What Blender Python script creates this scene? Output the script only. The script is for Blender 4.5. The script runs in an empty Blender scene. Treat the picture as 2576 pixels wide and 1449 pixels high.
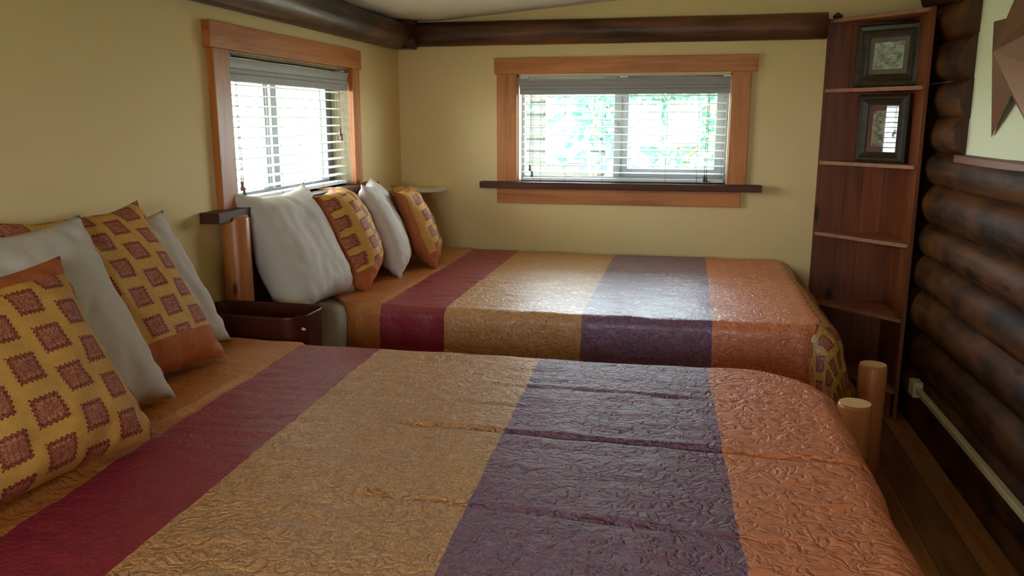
import bpy, bmesh, math, random
from mathutils import Vector, Matrix, noise

R = math.radians
scene = bpy.context.scene
COL = scene.collection
random.seed(7)

# ------------------------------------------------------------------ helpers
def tag(o, label=None, cat=None, group=None, kind=None):
    if label: o['label'] = label
    if cat: o['category'] = cat
    if group: o['group'] = group
    if kind: o['kind'] = kind
    return o

def empty(name, loc=(0, 0, 0), rz=0.0):
    o = bpy.data.objects.new(name, None)
    COL.objects.link(o)
    o.location = loc
    o.rotation_euler = (0, 0, rz)
    o.empty_display_size = 0.1
    return o

class MB:
    """collects shapes, builds ONE mesh object"""
    def __init__(self):
        self.bm = bmesh.new()
        self.uv = self.bm.loops.layers.uv.new('UVMap')

    def box(self, lo, hi, rot=None, piv=None):
        lo, hi = Vector(lo), Vector(hi)
        c = (lo + hi) / 2
        d = hi - lo
        m = Matrix.Translation(c) @ Matrix.Diagonal((d.x, d.y, d.z, 1))
        if rot is not None:
            p = Vector(piv) if piv is not None else c
            m = Matrix.Translation(p) @ rot.to_4x4() @ Matrix.Translation(-p) @ m
        bmesh.ops.create_cube(self.bm, size=1.0, matrix=m)
        return self

    def tube(self, path, radii, n=16, cap=True, squash=None):
        """rings of n verts round a polyline; squash = (up_scale) function"""
        path = [Vector(p) for p in path]
        if not hasattr(radii, '__len__'):
            radii = [radii] * len(path)
        rings = []
        for i, p in enumerate(path):
            a = path[max(0, i - 1)]
            b = path[min(len(path) - 1, i + 1)]
            t = (b - a).normalized()
            ref = Vector((0, 0, 1)) if abs(t.z) < 0.9 else Vector((1, 0, 0))
            e1 = t.cross(ref).normalized()
            e2 = t.cross(e1).normalized()
            ring = []
            for k in range(n):
                an = 2 * math.pi * k / n
                r = radii[i] if not callable(radii[i]) else radii[i](an)
                ring.append(self.bm.verts.new(p + e1 * math.cos(an) * r + e2 * math.sin(an) * r))
            rings.append(ring)
        for i in range(len(rings) - 1):
            for k in range(n):
                f = self.bm.faces.new((rings[i][k], rings[i][(k + 1) % n], rings[i + 1][(k + 1) % n], rings[i + 1][k]))
                f.smooth = True
        if cap:
            self.bm.faces.new(rings[0][::-1])
            self.bm.faces.new(rings[-1])
        return self

    def prism(self, pts, axis, a, b):
        """closed outline extruded along an axis from a to b; pts are 2-D in the other two axes"""
        def mk(p, h):
            v = [0, 0, 0]
            o = [i for i in range(3) if i != axis]
            v[o[0]], v[o[1]], v[axis] = p[0], p[1], h
            return self.bm.verts.new(v)
        A = [mk(p, a) for p in pts]
        B = [mk(p, b) for p in pts]
        n = len(pts)
        self.bm.faces.new(A[::-1])
        self.bm.faces.new(B)
        for i in range(n):
            self.bm.faces.new((A[i], A[(i + 1) % n], B[(i + 1) % n], B[i]))
        return self

    def grid(self, nu, nv, fn, uvfn=None, smooth=True):
        vs = [[self.bm.verts.new(fn(i / (nu - 1), j / (nv - 1))) for j in range(nv)] for i in range(nu)]
        for i in range(nu - 1):
            for j in range(nv - 1):
                f = self.bm.faces.new((vs[i][j], vs[i + 1][j], vs[i + 1][j + 1], vs[i][j + 1]))
                f.smooth = smooth
                if uvfn:
                    for lp, (a, b) in zip(f.loops, ((i, j), (i + 1, j), (i + 1, j + 1), (i, j + 1))):
                        lp[self.uv].uv = uvfn(a / (nu - 1), b / (nv - 1))
        return vs

    def build(self, name, mat, parent=None, origin=None, bevel=0.0, recalc=True):
        if recalc:
            bmesh.ops.recalc_face_normals(self.bm, faces=self.bm.faces)
        me = bpy.data.meshes.new(name)
        off = Vector((0, 0, 0))
        if parent is not None:
            # vertices are given in world coordinates; a parent's transform is taken off
            mw = parent_matrix(parent)
            self.bm.transform(mw.inverted())
        elif origin is not None:
            off = Vector(origin)
            self.bm.transform(Matrix.Translation(-off))
        self.bm.to_mesh(me)
        self.bm.free()
        me.materials.append(mat)
        o = bpy.data.objects.new(name, me)
        COL.objects.link(o)
        if parent is not None:
            o.parent = parent
        else:
            o.location = off
        if bevel > 0:
            b = o.modifiers.new('bevel', 'BEVEL')
            b.width = bevel
            b.segments = 2
            b.limit_method = 'ANGLE'
            b.angle_limit = R(40)
        return o

def parent_matrix(o):
    m = Matrix.Translation(o.location) @ o.rotation_euler.to_matrix().to_4x4()
    return parent_matrix(o.parent) @ m if o.parent is not None else m

def box(name, mat, lo, hi, parent=None, bevel=0.0, origin=None):
    return MB().box(lo, hi).build(name, mat, parent, origin, bevel)

# ------------------------------------------------------------------ materials
def srgb(r, g, b):
    def f(c):
        c /= 255.0
        return c / 12.92 if c <= 0.04045 else ((c + 0.055) / 1.055) ** 2.4
    return (f(r), f(g), f(b), 1.0)

class NT:
    def __init__(self, name):
        self.m = bpy.data.materials.new(name)
        self.m.use_nodes = True
        self.t = self.m.node_tree
        self.t.nodes.clear()
        self.out = self.t.nodes.new('ShaderNodeOutputMaterial')
    def n(self, kind, **kw):
        nd = self.t.nodes.new(kind)
        for k, v in kw.items():
            setattr(nd, k, v)
        return nd
    def l(self, a, b):
        self.t.links.new(a, b)
    def setv(self, sock, v):
        if hasattr(v, 'is_linked') or isinstance(v, bpy.types.NodeSocket):
            self.l(v, sock)
        else:
            sock.default_value = v
    def math(self, op, a, b=None, c=None, clamp=False):
        nd = self.n('ShaderNodeMath', operation=op, use_clamp=clamp)
        self.setv(nd.inputs[0], a)
        if b is not None: self.setv(nd.inputs[1], b)
        if c is not None: self.setv(nd.inputs[2], c)
        return nd.outputs[0]
    def mix(self, fac, a, b, mode='MIX'):
        nd = self.n('ShaderNodeMix', data_type='RGBA', blend_type=mode)
        self.setv(nd.inputs[0], fac)
        self.setv(nd.inputs[6], a)
        self.setv(nd.inputs[7], b)
        return nd.outputs[2]
    def coords(self, kind='Object'):
        return self.n('ShaderNodeTexCoord').outputs[kind]
    def mapping(self, vec, scale=(1, 1, 1), loc=(0, 0, 0), rot=(0, 0, 0)):
        nd = self.n('ShaderNodeMapping')
        self.l(vec, nd.inputs[0])
        nd.inputs['Location'].default_value = loc
        nd.inputs['Rotation'].default_value = rot
        nd.inputs['Scale'].default_value = scale
        return nd.outputs[0]
    def noise(self, vec, scale, detail=4, rough=0.55, dist=0.0):
        nd = self.n('ShaderNodeTexNoise')
        self.l(vec, nd.inputs['Vector'])
        nd.inputs['Scale'].default_value = scale
        nd.inputs['Detail'].default_value = detail
        nd.inputs['Roughness'].default_value = rough
        nd.inputs['Distortion'].default_value = dist
        return nd.outputs[0]
    def voro(self, vec, scale, feature='F1', out='Distance', rand=1.0):
        nd = self.n('ShaderNodeTexVoronoi', feature=feature)
        self.l(vec, nd.inputs['Vector'])
        nd.inputs['Scale'].default_value = scale
        nd.inputs['Randomness'].default_value = rand
        return nd.outputs[out]
    def ramp(self, fac, stops, interp='LINEAR'):
        nd = self.n('ShaderNodeValToRGB')
        self.l(fac, nd.inputs[0])
        cr = nd.color_ramp
        cr.interpolation = interp
        while len(cr.elements) < len(stops):
            cr.elements.new(0.5)
        for e, (p, c) in zip(cr.elements, stops):
            e.position = p
            e.color = c if hasattr(c, '__len__') else (c, c, c, 1)
        return nd.outputs[0]
    def smooth(self, v, a, b):
        nd = self.n('ShaderNodeMapRange', interpolation_type='SMOOTHSTEP')
        self.setv(nd.inputs[0], v)
        nd.inputs[1].default_value = a
        nd.inputs[2].default_value = b
        return nd.outputs[0]
    def bump(self, h, strength=0.3, dist=0.01):
        nd = self.n('ShaderNodeBump')
        self.l(h, nd.inputs['Height'])
        nd.inputs['Strength'].default_value = strength
        nd.inputs['Distance'].default_value = dist
        return nd.outputs[0]
    def principled(self, color, rough=0.5, spec=0.5, metal=0.0, normal=None, sheen=0.0, coat=0.0, sheen_rough=0.5):
        p = self.n('ShaderNodeBsdfPrincipled')
        self.setv(p.inputs['Base Color'], color)
        self.setv(p.inputs['Roughness'], rough)
        self.setv(p.inputs['Specular IOR Level'], spec)
        p.inputs['Metallic'].default_value = metal
        p.inputs['Sheen Weight'].default_value = sheen
        p.inputs['Sheen Roughness'].default_value = sheen_rough
        p.inputs['Coat Weight'].default_value = coat
        if normal is not None:
            self.l(normal, p.inputs['Normal'])
        self.l(p.outputs[0], self.out.inputs[0])
        return p

def mat_plain(name, col, rough=0.6, spec=0.4, metal=0.0, var=0.06, scale=12, bump=0.0, coat=0.0):
    t = NT(name)
    co = t.coords()
    nz = t.noise(co, scale, 4)
    c = t.mix(nz, tuple(x * (1 - var) for x in col[:3]) + (1,), tuple(min(1, x * (1 + var)) for x in col[:3]) + (1,))
    t.principled(c, rough, spec, metal, t.bump(nz, bump, 0.004) if bump else None, coat=coat)
    return t.m

def mat_wood(name, dark, light, axis='x', grain=1.0, patch=(0.25, 5), rough=0.45, knots=0.0, knot_col=None, planks=None, spec=0.4, blotch=0.35, bump=0.15, coat=0.0):
    """axis: grain direction.  planks = (across_axis, width): darker joint lines between boards"""
    t = NT(name)
    co = t.coords()
    sc = {'x': (0.06, 1, 1), 'y': (1, 0.06, 1), 'z': (1, 1, 0.06)}[axis]
    pl = patch[0]
    lo = {'x': (pl, 1, 1), 'y': (1, pl, 1), 'z': (1, 1, pl)}[axis]
    g1 = t.noise(t.mapping(co, sc), 34 * grain, 6, 0.6, 0.6)
    g2 = t.noise(t.mapping(co, sc, (3.1, 1.7, 5.3)), 130 * grain, 3, 0.6)
    bl = t.noise(t.mapping(co, lo, (7, 2, 9)), patch[1], 4)
    f = t.math('ADD', t.math('MULTIPLY', g1, 0.75), t.math('MULTIPLY', g2, 0.25))
    f = t.math('ADD', f, t.math('MULTIPLY', t.math('SUBTRACT', bl, 0.5), blotch))
    c = t.ramp(f, [(0.3, dark), (0.72, light)])
    if planks:
        ax, w = planks
        sp = t.n('ShaderNodeSeparateXYZ'); t.l(co, sp.inputs[0])
        v = sp.outputs['XYZ'.index(ax)]
        fr = t.math('FRACT', t.math('DIVIDE', v, w))
        edge = t.math('SUBTRACT', 1.0, t.math('MULTIPLY', t.smooth(fr, 0.0, 0.03), t.math('SUBTRACT', 1.0, t.smooth(fr, 0.97, 1.0))))
        fl = t.math('FLOOR', t.math('DIVIDE', v, w))
        wn = t.n('ShaderNodeTexWhiteNoise', noise_dimensions='1D'); t.l(fl, wn.inputs['W'])
        tone = t.math('ADD', 0.72, t.math('MULTIPLY', wn.outputs[0], 0.5))
        tn = t.n('ShaderNodeCombineColor'); [t.l(tone, tn.inputs[i]) for i in range(3)]
        c = t.mix(1.0, c, tn.outputs[0], 'MULTIPLY')
        c = t.mix(t.math('MULTIPLY', edge, 0.7), c, (0.01, 0.006, 0.004, 1))
    if knots > 0:
        ks = {'x': (1.1, 3.2, 3.2), 'y': (3.2, 1.1, 3.2), 'z': (3.2, 3.2, 1.1)}[axis]
        d = t.voro(t.mapping(co, ks, (1.3, 0.4, 2.2)), 1.9)
        k = t.math('SUBTRACT', 1.0, t.smooth(d, 0.06 * knots, 0.13 * knots))
        kc = knot_col or tuple(x * 0.3 for x in dark[:3]) + (1,)
        c = t.mix(t.math('MULTIPLY', k, 0.85), c, kc)
    t.principled(c, rough, spec, 0, t.bump(f, bump, 0.006), coat=coat)
    return t.m

M = {}
M['wall'] = mat_plain('cream_plaster', srgb(236, 208, 150), 0.7, 0.3, var=0.03, scale=3, bump=0.05)
M['ceil'] = mat_plain('ceiling_paint', srgb(240, 236, 216), 0.85, 0.2, var=0.03, scale=4)
M['panel'] = mat_plain('pale_panel_paint', srgb(226, 226, 190), 0.85, 0.2, var=0.02, scale=4)
M['trim'] = mat_wood('amber_pine_trim_x', srgb(164, 90, 36), srgb(216, 138, 66), 'x', 1.0, rough=0.42, blotch=0.7, knots=0.55, knot_col=srgb(96, 48, 22))
M['trimz'] = mat_wood('amber_pine_trim_z', srgb(164, 90, 36), srgb(216, 138, 66), 'z', 1.0, rough=0.42, blotch=0.7, knots=0.55, knot_col=srgb(96, 48, 22))
M['trimy'] = mat_wood('amber_pine_trim_y', srgb(164, 90, 36), srgb(216, 138, 66), 'y', 1.0, rough=0.42, blotch=0.7)
M['darksill'] = mat_wood('dark_stained_sill', srgb(66, 34, 22), srgb(100, 58, 38), 'x', 1.0, rough=0.5, spec=0.25)
M['beamx'] = mat_wood('dark_log_beam_x', srgb(58, 30, 16), srgb(128, 80, 50), 'x', 0.5, rough=0.42, knots=0.8, knot_col=srgb(36, 16, 10), blotch=1.6, bump=0.8)
M['beamy'] = mat_wood('dark_log_beam_y', srgb(56, 34, 22), srgb(134, 96, 70), 'y', 0.5, rough=0.4, knots=0.8, knot_col=srgb(36, 18, 10), blotch=1.8, bump=0.8)
M['logy'] = mat_wood('varnished_log_y', srgb(44, 23, 9), srgb(98, 56, 22), 'y', 0.45, patch=(0.45, 9), rough=0.6, knots=0.8, knot_col=srgb(34, 16, 8), blotch=1.4, bump=0.5, spec=0.15)
M['logend'] = mat_wood('log_end_grain', srgb(50, 26, 14), srgb(96, 56, 30), 'z', 0.7, rough=0.6)
M['shelf'] = mat_wood('reddish_pine_shelf', srgb(108, 50, 22), srgb(158, 86, 42), 'z', 0.8, rough=0.45, knots=1.1, knot_col=srgb(40, 14, 8), blotch=0.7, planks=('X', 0.105))
M['shelfx'] = mat_wood('reddish_pine_shelf_board', srgb(140, 84, 54), srgb(180, 122, 86), 'x', 0.8, rough=0.5, blotch=0.4)
M['floor'] = mat_wood('worn_pine_floor', srgb(120, 72, 36), srgb(176, 116, 62), 'y', 0.6, rough=0.45, knots=0.6, blotch=0.6, planks=('X', 0.14))
M['post'] = mat_wood('peeled_pine_post', srgb(176, 100, 50), srgb(212, 142, 84), 'z', 0.6, rough=0.35, knots=0.55, knot_col=srgb(96, 46, 24), blotch=0.5)
M['postend'] = mat_plain('cut_pine_end', srgb(226, 180, 120), 0.55, 0.3, var=0.12, scale=30)
M['rail'] = mat_wood('peeled_pine_rail', srgb(140, 80, 40), srgb(190, 120, 66), 'y', 0.6, rough=0.4, blotch=0.5)
M['railx'] = mat_wood('peeled_pine_side_rail', srgb(140, 80, 40), srgb(190, 120, 66), 'x', 0.6, rough=0.4, blotch=0.5)
M['vinyl'] = mat_plain('grey_vinyl_frame', srgb(146, 146, 152), 0.4, 0.5, var=0.03)
M['frame_bronze'] = mat_plain('bronze_grey_frame', srgb(96, 94, 96), 0.4, 0.5, var=0.03)
M['jambwood'] = mat_wood('weathered_jamb_wood', srgb(120, 104, 78), srgb(164, 146, 112), 'z', 0.8, rough=0.6)
M['jamb'] = mat_plain('pale_jamb', srgb(214, 200, 176), 0.6, 0.4, var=0.06)
M['plastic'] = mat_plain('almond_plastic', srgb(206, 186, 140), 0.4, 0.5, var=0.03)
M['whiteshelf'] = mat_plain('white_painted_shelf', srgb(236, 232, 214), 0.4, 0.5, var=0.02)
M['cord'] = mat_plain('pale_blind_cord', srgb(150, 146, 140), 0.7, 0.3)
M['tassel'] = mat_plain('brown_cord_tassel', srgb(110, 84, 66), 0.5, 0.5)
M['clip'] = mat_plain('clear_plastic_clip', srgb(220, 220, 214), 0.3, 0.5)
M['bin'] = mat_plain('oxblood_lacquered_metal', srgb(76, 24, 14), 0.38, 0.5, var=0.15, scale=6)
M['frame'] = mat_wood('dark_carved_frame', srgb(44, 36, 24), srgb(76, 62, 42), 'x', 1.5, rough=0.4)
M['mat'] = mat_plain('taupe_mat_board', srgb(126, 104, 92), 0.8, 0.2, var=0.05)
M['matr'] = mat_plain('rose_mat_board', srgb(126, 84, 76), 0.8, 0.2, var=0.05)
M['star'] = mat_plain('brown_tin', srgb(132, 92, 66), 0.42, 0.5, 0.35, var=0.15, scale=5)
M['box_spring'] = mat_plain('white_box_spring', srgb(210, 206, 198), 0.9, 0.2)

def mat_glass(name):
    t = NT(name)
    tr = t.n('ShaderNodeBsdfTransparent'); tr.inputs[0].default_value = (0.93, 0.97, 0.96, 1)
    gl = t.n('ShaderNodeBsdfGlossy'); gl.inputs['Roughness'].default_value = 0.02
    lw = t.n('ShaderNodeLayerWeight'); lw.inputs['Blend'].default_value = 0.5
    fac = t.math('ADD', 0.04, t.math('MULTIPLY', 0.96, t.math('POWER', lw.outputs['Facing'], 5.0)))
    mx = t.n('ShaderNodeMixShader')
    t.l(fac, mx.inputs[0]); t.l(tr.outputs[0], mx.inputs[1]); t.l(gl.outputs[0], mx.inputs[2])
    t.l(mx.outputs[0], t.out.inputs[0])
    return t.m
M['glass'] = mat_glass('clear_glass')

def mat_translucent(name, col, amount=0.35, rough=0.5):
    t = NT(name)
    p = t.n('ShaderNodeBsdfPrincipled'); p.inputs['Base Color'].default_value = col; p.inputs['Roughness'].default_value = rough
    tl = t.n('ShaderNodeBsdfTranslucent'); tl.inputs[0].default_value = col
    mx = t.n('ShaderNodeMixShader'); mx.inputs[0].default_value = amount
    t.l(p.outputs[0], mx.inputs[1]); t.l(tl.outputs[0], mx.inputs[2]); t.l(mx.outputs[0], t.out.inputs[0])
    return t.m
M['slat'] = mat_translucent('white_blind_slat', srgb(236, 236, 232), 0.25)
M['valance'] = mat_plain('white_valance', srgb(156, 150, 148), 0.5, 0.4, var=0.03)

def mat_linen(name, col, wr=0.35):
    t = NT(name)
    co = t.coords()
    w = t.noise(t.mapping(co, (1, 1.6, 0.8)), 5, 3, 0.5, 1.0)
    fine = t.noise(co, 260, 2)
    h = t.math('ADD', w, t.math('MULTIPLY', fine, 0.06))
    c = t.mix(t.noise(co, 4, 2), tuple(x * 0.95 for x in col[:3]) + (1,), col)
    t.principled(c, 0.85, 0.25, 0, t.bump(h, wr, 0.02))
    return t.m
M['linen'] = mat_linen('white_cotton', srgb(212, 200, 190), 0.22)
M['sheet'] = mat_linen('white_sheet', srgb(238, 230, 216), 0.2)

def pattern_nodes(t, uv, cell=0.125):
    """gold cloth with staggered square medallions; returns colour socket"""
    sp = t.n('ShaderNodeSeparateXYZ'); t.l(uv, sp.inputs[0])
    cu, cv = 0.185, 0.086
    u = t.math('DIVIDE', sp.outputs[0], cu)
    v = t.math('DIVIDE', sp.outputs[1], cv)
    def lattice(off):
        a = t.math('SUBTRACT', t.math('FRACT', t.math('ADD', u, off)), 0.5)
        b = t.math('SUBTRACT', t.math('FRACT', t.math('ADD', v, off)), 0.5)
        # metric offsets from the medallion centre, scaled so that 0.3 is its border
        return t.math('MULTIPLY', a, cu * 0.3 / 0.0335), t.math('MULTIPLY', b, cv * 0.3 / 0.028)
    a1, b1 = lattice(0.0)
    a2, b2 = lattice(0.5)
    def cheb(a, b):
        sc = t.math('MULTIPLY', 0.018, t.math('SINE', t.math('MULTIPLY', t.math('ADD', a, b), 62.0)))
        sc2 = t.math('MULTIPLY', 0.018, t.math('SINE', t.math('MULTIPLY', t.math('SUBTRACT', a, b), 62.0)))
        d = t.math('MAXIMUM', t.math('ABSOLUTE', a), t.math('ABSOLUTE', b))
        return t.math('ADD', d, t.math('ADD', sc, sc2))
    d = t.math('MINIMUM', cheb(a1, b1), cheb(a2, b2))
    nz = t.noise(uv, 70, 3, 0.6)
    nz2 = t.noise(uv, 220, 2, 0.6)
    gold = t.mix(nz, srgb(200, 142, 62), srgb(224, 172, 92))
    inner = t.mix(t.smooth(t.noise(uv, 130, 3, 0.7, 1.5), 0.45, 0.6), srgb(150, 78, 62), srgb(196, 122, 92))
    ring = t.math('MULTIPLY', t.smooth(d, 0.195, 0.21), t.math('SUBTRACT', 1.0, t.smooth(d, 0.285, 0.30)))
    light = t.math('MULTIPLY', t.smooth(d, 0.16, 0.17), t.math('SUBTRACT', 1.0, t.smooth(d, 0.185, 0.2)))
    body = t.math('SUBTRACT', 1.0, t.smooth(d, 0.285, 0.30))
    ringc = t.mix(t.smooth(nz2, 0.42, 0.58), srgb(112, 44, 30), srgb(168, 92, 62))
    c = t.mix(body, gold, inner)
    c = t.mix(t.math('MULTIPLY', light, 0.55), c, srgb(206, 140, 100))
    c = t.mix(ring, c, ringc)
    return c

def mat_sham(name, band_lo, band_hi):
    """front of a sham: pattern with an orange band below band_lo or above band_hi (cloth metres)"""
    t = NT(name)
    uv = t.coords('UV')
    c = pattern_nodes(t, uv, 0.118)
    sp = t.n('ShaderNodeSeparateXYZ'); t.l(uv, sp.inputs[0])
    orange = t.mix(t.noise(uv, 60, 4), srgb(172, 84, 34), srgb(196, 112, 58))
    b = t.math('MAXIMUM', t.math('LESS_THAN', sp.outputs[1], band_lo), t.math('GREATER_THAN', sp.outputs[1], band_hi))
    c = t.mix(b, c, orange)
    h = t.voro(t.mapping(uv, (1, 1, 1)), 26, 'SMOOTH_F1')
    t.principled(c, 0.7, 0.3, 0, t.bump(h, 0.35, 0.012))
    return t.m

def mat_backing():
    t = NT('orange_sham_backing')
    co = t.coords()
    c = t.mix(t.noise(co, 40, 4), srgb(166, 88, 46), srgb(190, 112, 66))
    t.principled(c, 0.6, 0.35, 0, t.bump(t.noise(co, 14, 4, 0.6, 0.8), 0.3, 0.015))
    return t.m
M['backing'] = mat_backing()

def mat_quilt(name, edges, skew=0.0, y0=0.0, border=True, gloss=0.45, relief=0.8, coat=0.2):
    """edges: positions of the stripe seams along the bed (UV u, metres); pattern after the last edge"""
    t = NT(name)
    uv = t.coords('UV')
    sp = t.n('ShaderNodeSeparateXYZ'); t.l(uv, sp.inputs[0])
    wav = t.math('MULTIPLY', t.math('SUBTRACT', t.noise(uv, 7, 2), 0.5), 0.012)
    u = t.math('ADD', sp.outputs[0], wav)
    if skew:
        u = t.math('ADD', u, t.math('MULTIPLY', t.math('SUBTRACT', sp.outputs[1], y0), skew))
    # woven motifs for the stripes; on the purple this mask paints sheen
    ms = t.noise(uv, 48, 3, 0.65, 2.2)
    motif_sheen = t.smooth(t.math('ABSOLUTE', t.math('SUBTRACT', ms, 0.5)), 0.0, 0.05)
    rows = t.voro(t.mapping(uv, (14, 26, 1)), 1.0, 'F1', 'Distance', 0.35)
    dots = t.math('SUBTRACT', 1.0, t.smooth(t.math('ABSOLUTE', t.math('SUBTRACT', rows, 0.33)), 0.03, 0.09))
    org = t.mix(t.noise(uv, 40, 4), srgb(184, 104, 38), srgb(208, 132, 60))
    crim = t.mix(t.noise(t.mapping(uv, (1, 6, 1)), 30, 3), srgb(142, 32, 50), srgb(164, 46, 66))
    tan = t.mix(motif_sheen, srgb(238, 190, 138), srgb(198, 134, 80))
    pur = t.mix(t.math('MULTIPLY', dots, 0.4), t.mix(motif_sheen, srgb(154, 122, 170), srgb(120, 74, 96)), srgb(150, 92, 88))  # bluish satin sheen over a redder base, painted into the purple
    sal = t.mix(t.math('MULTIPLY', dots, 0.35), srgb(230, 136, 94), srgb(190, 92, 56))
    pat = pattern_nodes(t, t.mapping(uv, (1, 1, 1)), 0.118)
    c = org
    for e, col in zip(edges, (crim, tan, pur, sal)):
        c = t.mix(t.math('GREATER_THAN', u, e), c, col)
    if border:
        c = t.mix(t.math('GREATER_THAN', u, edges[4]), c, pat)
    c0 = c
    # quilting relief: short dashes running along the bed plus larger puckers
    # stippled quilting: puffs bounded by meandering stitched lines
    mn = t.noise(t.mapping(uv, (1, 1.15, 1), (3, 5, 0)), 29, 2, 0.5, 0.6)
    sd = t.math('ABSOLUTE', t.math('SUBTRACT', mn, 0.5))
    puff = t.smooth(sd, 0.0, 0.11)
    valley_shade = t.math('SUBTRACT', 1.0, t.smooth(sd, 0.004, 0.016))
    q1 = t.math('ADD', puff, t.math('MULTIPLY', t.noise(uv, 80, 3, 0.6), 0.35))
    q2 = t.noise(t.mapping(uv, (7, 12, 1)), 1.0, 3, 0.55, 0.6)
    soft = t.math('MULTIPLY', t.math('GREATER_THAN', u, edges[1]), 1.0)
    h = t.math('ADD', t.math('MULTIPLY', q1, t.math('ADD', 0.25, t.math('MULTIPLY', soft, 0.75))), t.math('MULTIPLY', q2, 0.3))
    c = t.mix(t.math('MULTIPLY', valley_shade, t.math('MULTIPLY', soft, 0.35)), c, srgb(96, 44, 36))  # reddish shade in the valleys between puffs, painted into the colour
    pb = t.principled(c, gloss, 0.5, 0, t.bump(h, relief, 0.006), coat=coat)
    pb.inputs['Coat Roughness'].default_value = 0.38
    pb.inputs['Coat IOR'].default_value = 1.6
    return t.m
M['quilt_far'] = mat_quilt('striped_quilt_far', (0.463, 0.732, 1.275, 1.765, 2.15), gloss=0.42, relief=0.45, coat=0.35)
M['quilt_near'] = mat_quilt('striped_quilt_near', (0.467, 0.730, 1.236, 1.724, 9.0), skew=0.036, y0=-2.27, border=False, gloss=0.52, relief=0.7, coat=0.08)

# ------------------------------------------------------------------ the room shell
WX = 2.80         # face of the pale panel on the right wall
YB = -5.7         # wall behind the camera
def zceil(x):
    return 2.012 + max(0.0, x - 0.25) * 0.082

# openings: window 1 in the left wall (y, z), window 2 in the far wall (x, z), added fill window behind the camera
W1 = (-1.875, -0.735, 1.15, 1.71)
W2 = (0.695, 1.868, 1.10, 1.712)
W3_FILL = (0.88, 1.80, 1.14, 1.70)

def wall_with_hole(mb, axis, a, b, lo, hi, hole, top):
    """wall slab between a..b along its normal axis; lo..hi along the wall; hole (s0,s1,z0,z1); top height"""
    def bx(s0, s1, z0, z1):
        l = [0, 0, z0]; h = [0, 0, z1]
        o = 1 - axis
        l[axis], h[axis] = a, b
        l[o], h[o] = s0, s1
        mb.box(l, h)
    s0, s1, z0, z1 = hole
    bx(lo, s0, 0, top); bx(s1, hi, 0, top); bx(s0, s1, 0, z0); bx(s0, s1, z1, top)
    return mb

fl = box('floor', M['floor'], (-0.2, YB - 0.2, -0.1), (3.1, 0.2, 0.0)); tag(fl, kind='structure')
o = wall_with_hole(MB(), 0, -0.16, 0.0, YB - 0.16, 0.16, W1, 2.3).build('wall_left', M['wall']); tag(o, kind='structure')
o = wall_with_hole(MB(), 1, 0.0, 0.16, 0.0, 3.0, W2, 2.45).build('wall_far', M['wall']); tag(o, kind='structure')
o = wall_with_hole(MB(), 1, YB - 0.16, YB, 0.0, 3.0, W3_FILL, 2.45).build('wall_behind', M['wall']); tag(o, kind='structure')
# ceiling: flat strip by the left wall, then a gentle slope up to the right, built as one thick slab
mb = MB()
mb.prism([(-0.75, 2.012), (0.25, 2.012), (3.6, zceil(3.6)), (3.6, zceil(3.6) + 0.2), (-0.75, 2.21)], 1, YB - 0.7, 0.8)
o = mb.build('ceiling', M['ceil']); tag(o, kind='structure')

# right wall: stacked logs; short logs in the upper corner end at the pale panel
def log_profile(zc, r, xc, seed, y0, y1, n=26, seg=20):
    rnd = random.Random(seed)
    ph = rnd.uniform(0, 6.28); am = rnd.uniform(0.003, 0.007)
    path, rad = [], []
    for i in range(n):
        t = i / (n - 1)
        y = y0 + (y1 - y0) * t
        path.append((xc + am * math.sin(2.1 * y + ph), y, zc + am * 0.7 * math.sin(1.7 * y + ph * 2)))
        k = ph + i * 0.05
        rad.append((lambda an, k=k, y=y: r * (1 + 0.018 * math.sin(3 * an + k) + 0.014 * math.sin(5 * an + 1.3 * y + k) + 0.02 * (noise.noise(Vector((math.cos(an) * 2, y * 3, seed * 3.7 + math.sin(an) * 2)))))))
    return path, rad

LOW = [1.173, 0.978, 0.826, 0.660, 0.465, 0.27, 0.08]       # grooves between the lower logs
mb = MB()
zz = [1.318] + LOW
for i in range(len(zz) - 1):
    a, b = zz[i], zz[i + 1]
    zc, r = (a + b) / 2, (a - b) / 2 * 1.17
    p, rad = log_profile(zc, r, 2.740 + r, 11 + i, YB, 0.1)
    mb.tube(p, rad, 24)
mb.box((2.77, YB, 0), (2.95, 0.1, 0.12))
mb.box((2.80, YB, 0.1), (2.98, 0.1, 1.30))
ow = mb.build('wall_right', M['logy']); tag(ow, kind='structure')
UP = [2.17, 1.989, 1.819, 1.640, 1.474, 1.318]
for i in range(len(UP) - 1):
    a, b = UP[i], UP[i + 1]
    zc, r = (a + b) / 2, (a - b) / 2 * 1.16
    yend = -0.795 - 0.008 * (i % 2)
    p, rad = log_profile(zc, r, 2.748 + r, 41 + i, yend, 0.05, 12)
    m2 = MB(); m2.tube(p, rad, 24)
    lg = m2.build('short_log', M['logy'], ow)
    lg.data.materials.append(M['logend'])
    for f in lg.data.polygons:
        if len(f.vertices) > 4 and f.center[1] < -0.3:
            f.material_index = 1
box('wall_panel', M['panel'], (WX, YB, 1.30), (2.98, 0.1, 2.4), ow)
M['ledge'] = mat_wood('red_brown_ledge', srgb(84, 40, 20), srgb(128, 70, 40), 'y', 0.8, rough=0.5)
tr = box('trim_4', M['ledge'], (2.752, YB, 1.288), (2.835, -0.80, 1.322), bevel=0.004, origin=(2.79, -3, 1.288)); tag(tr, kind='structure')

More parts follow.
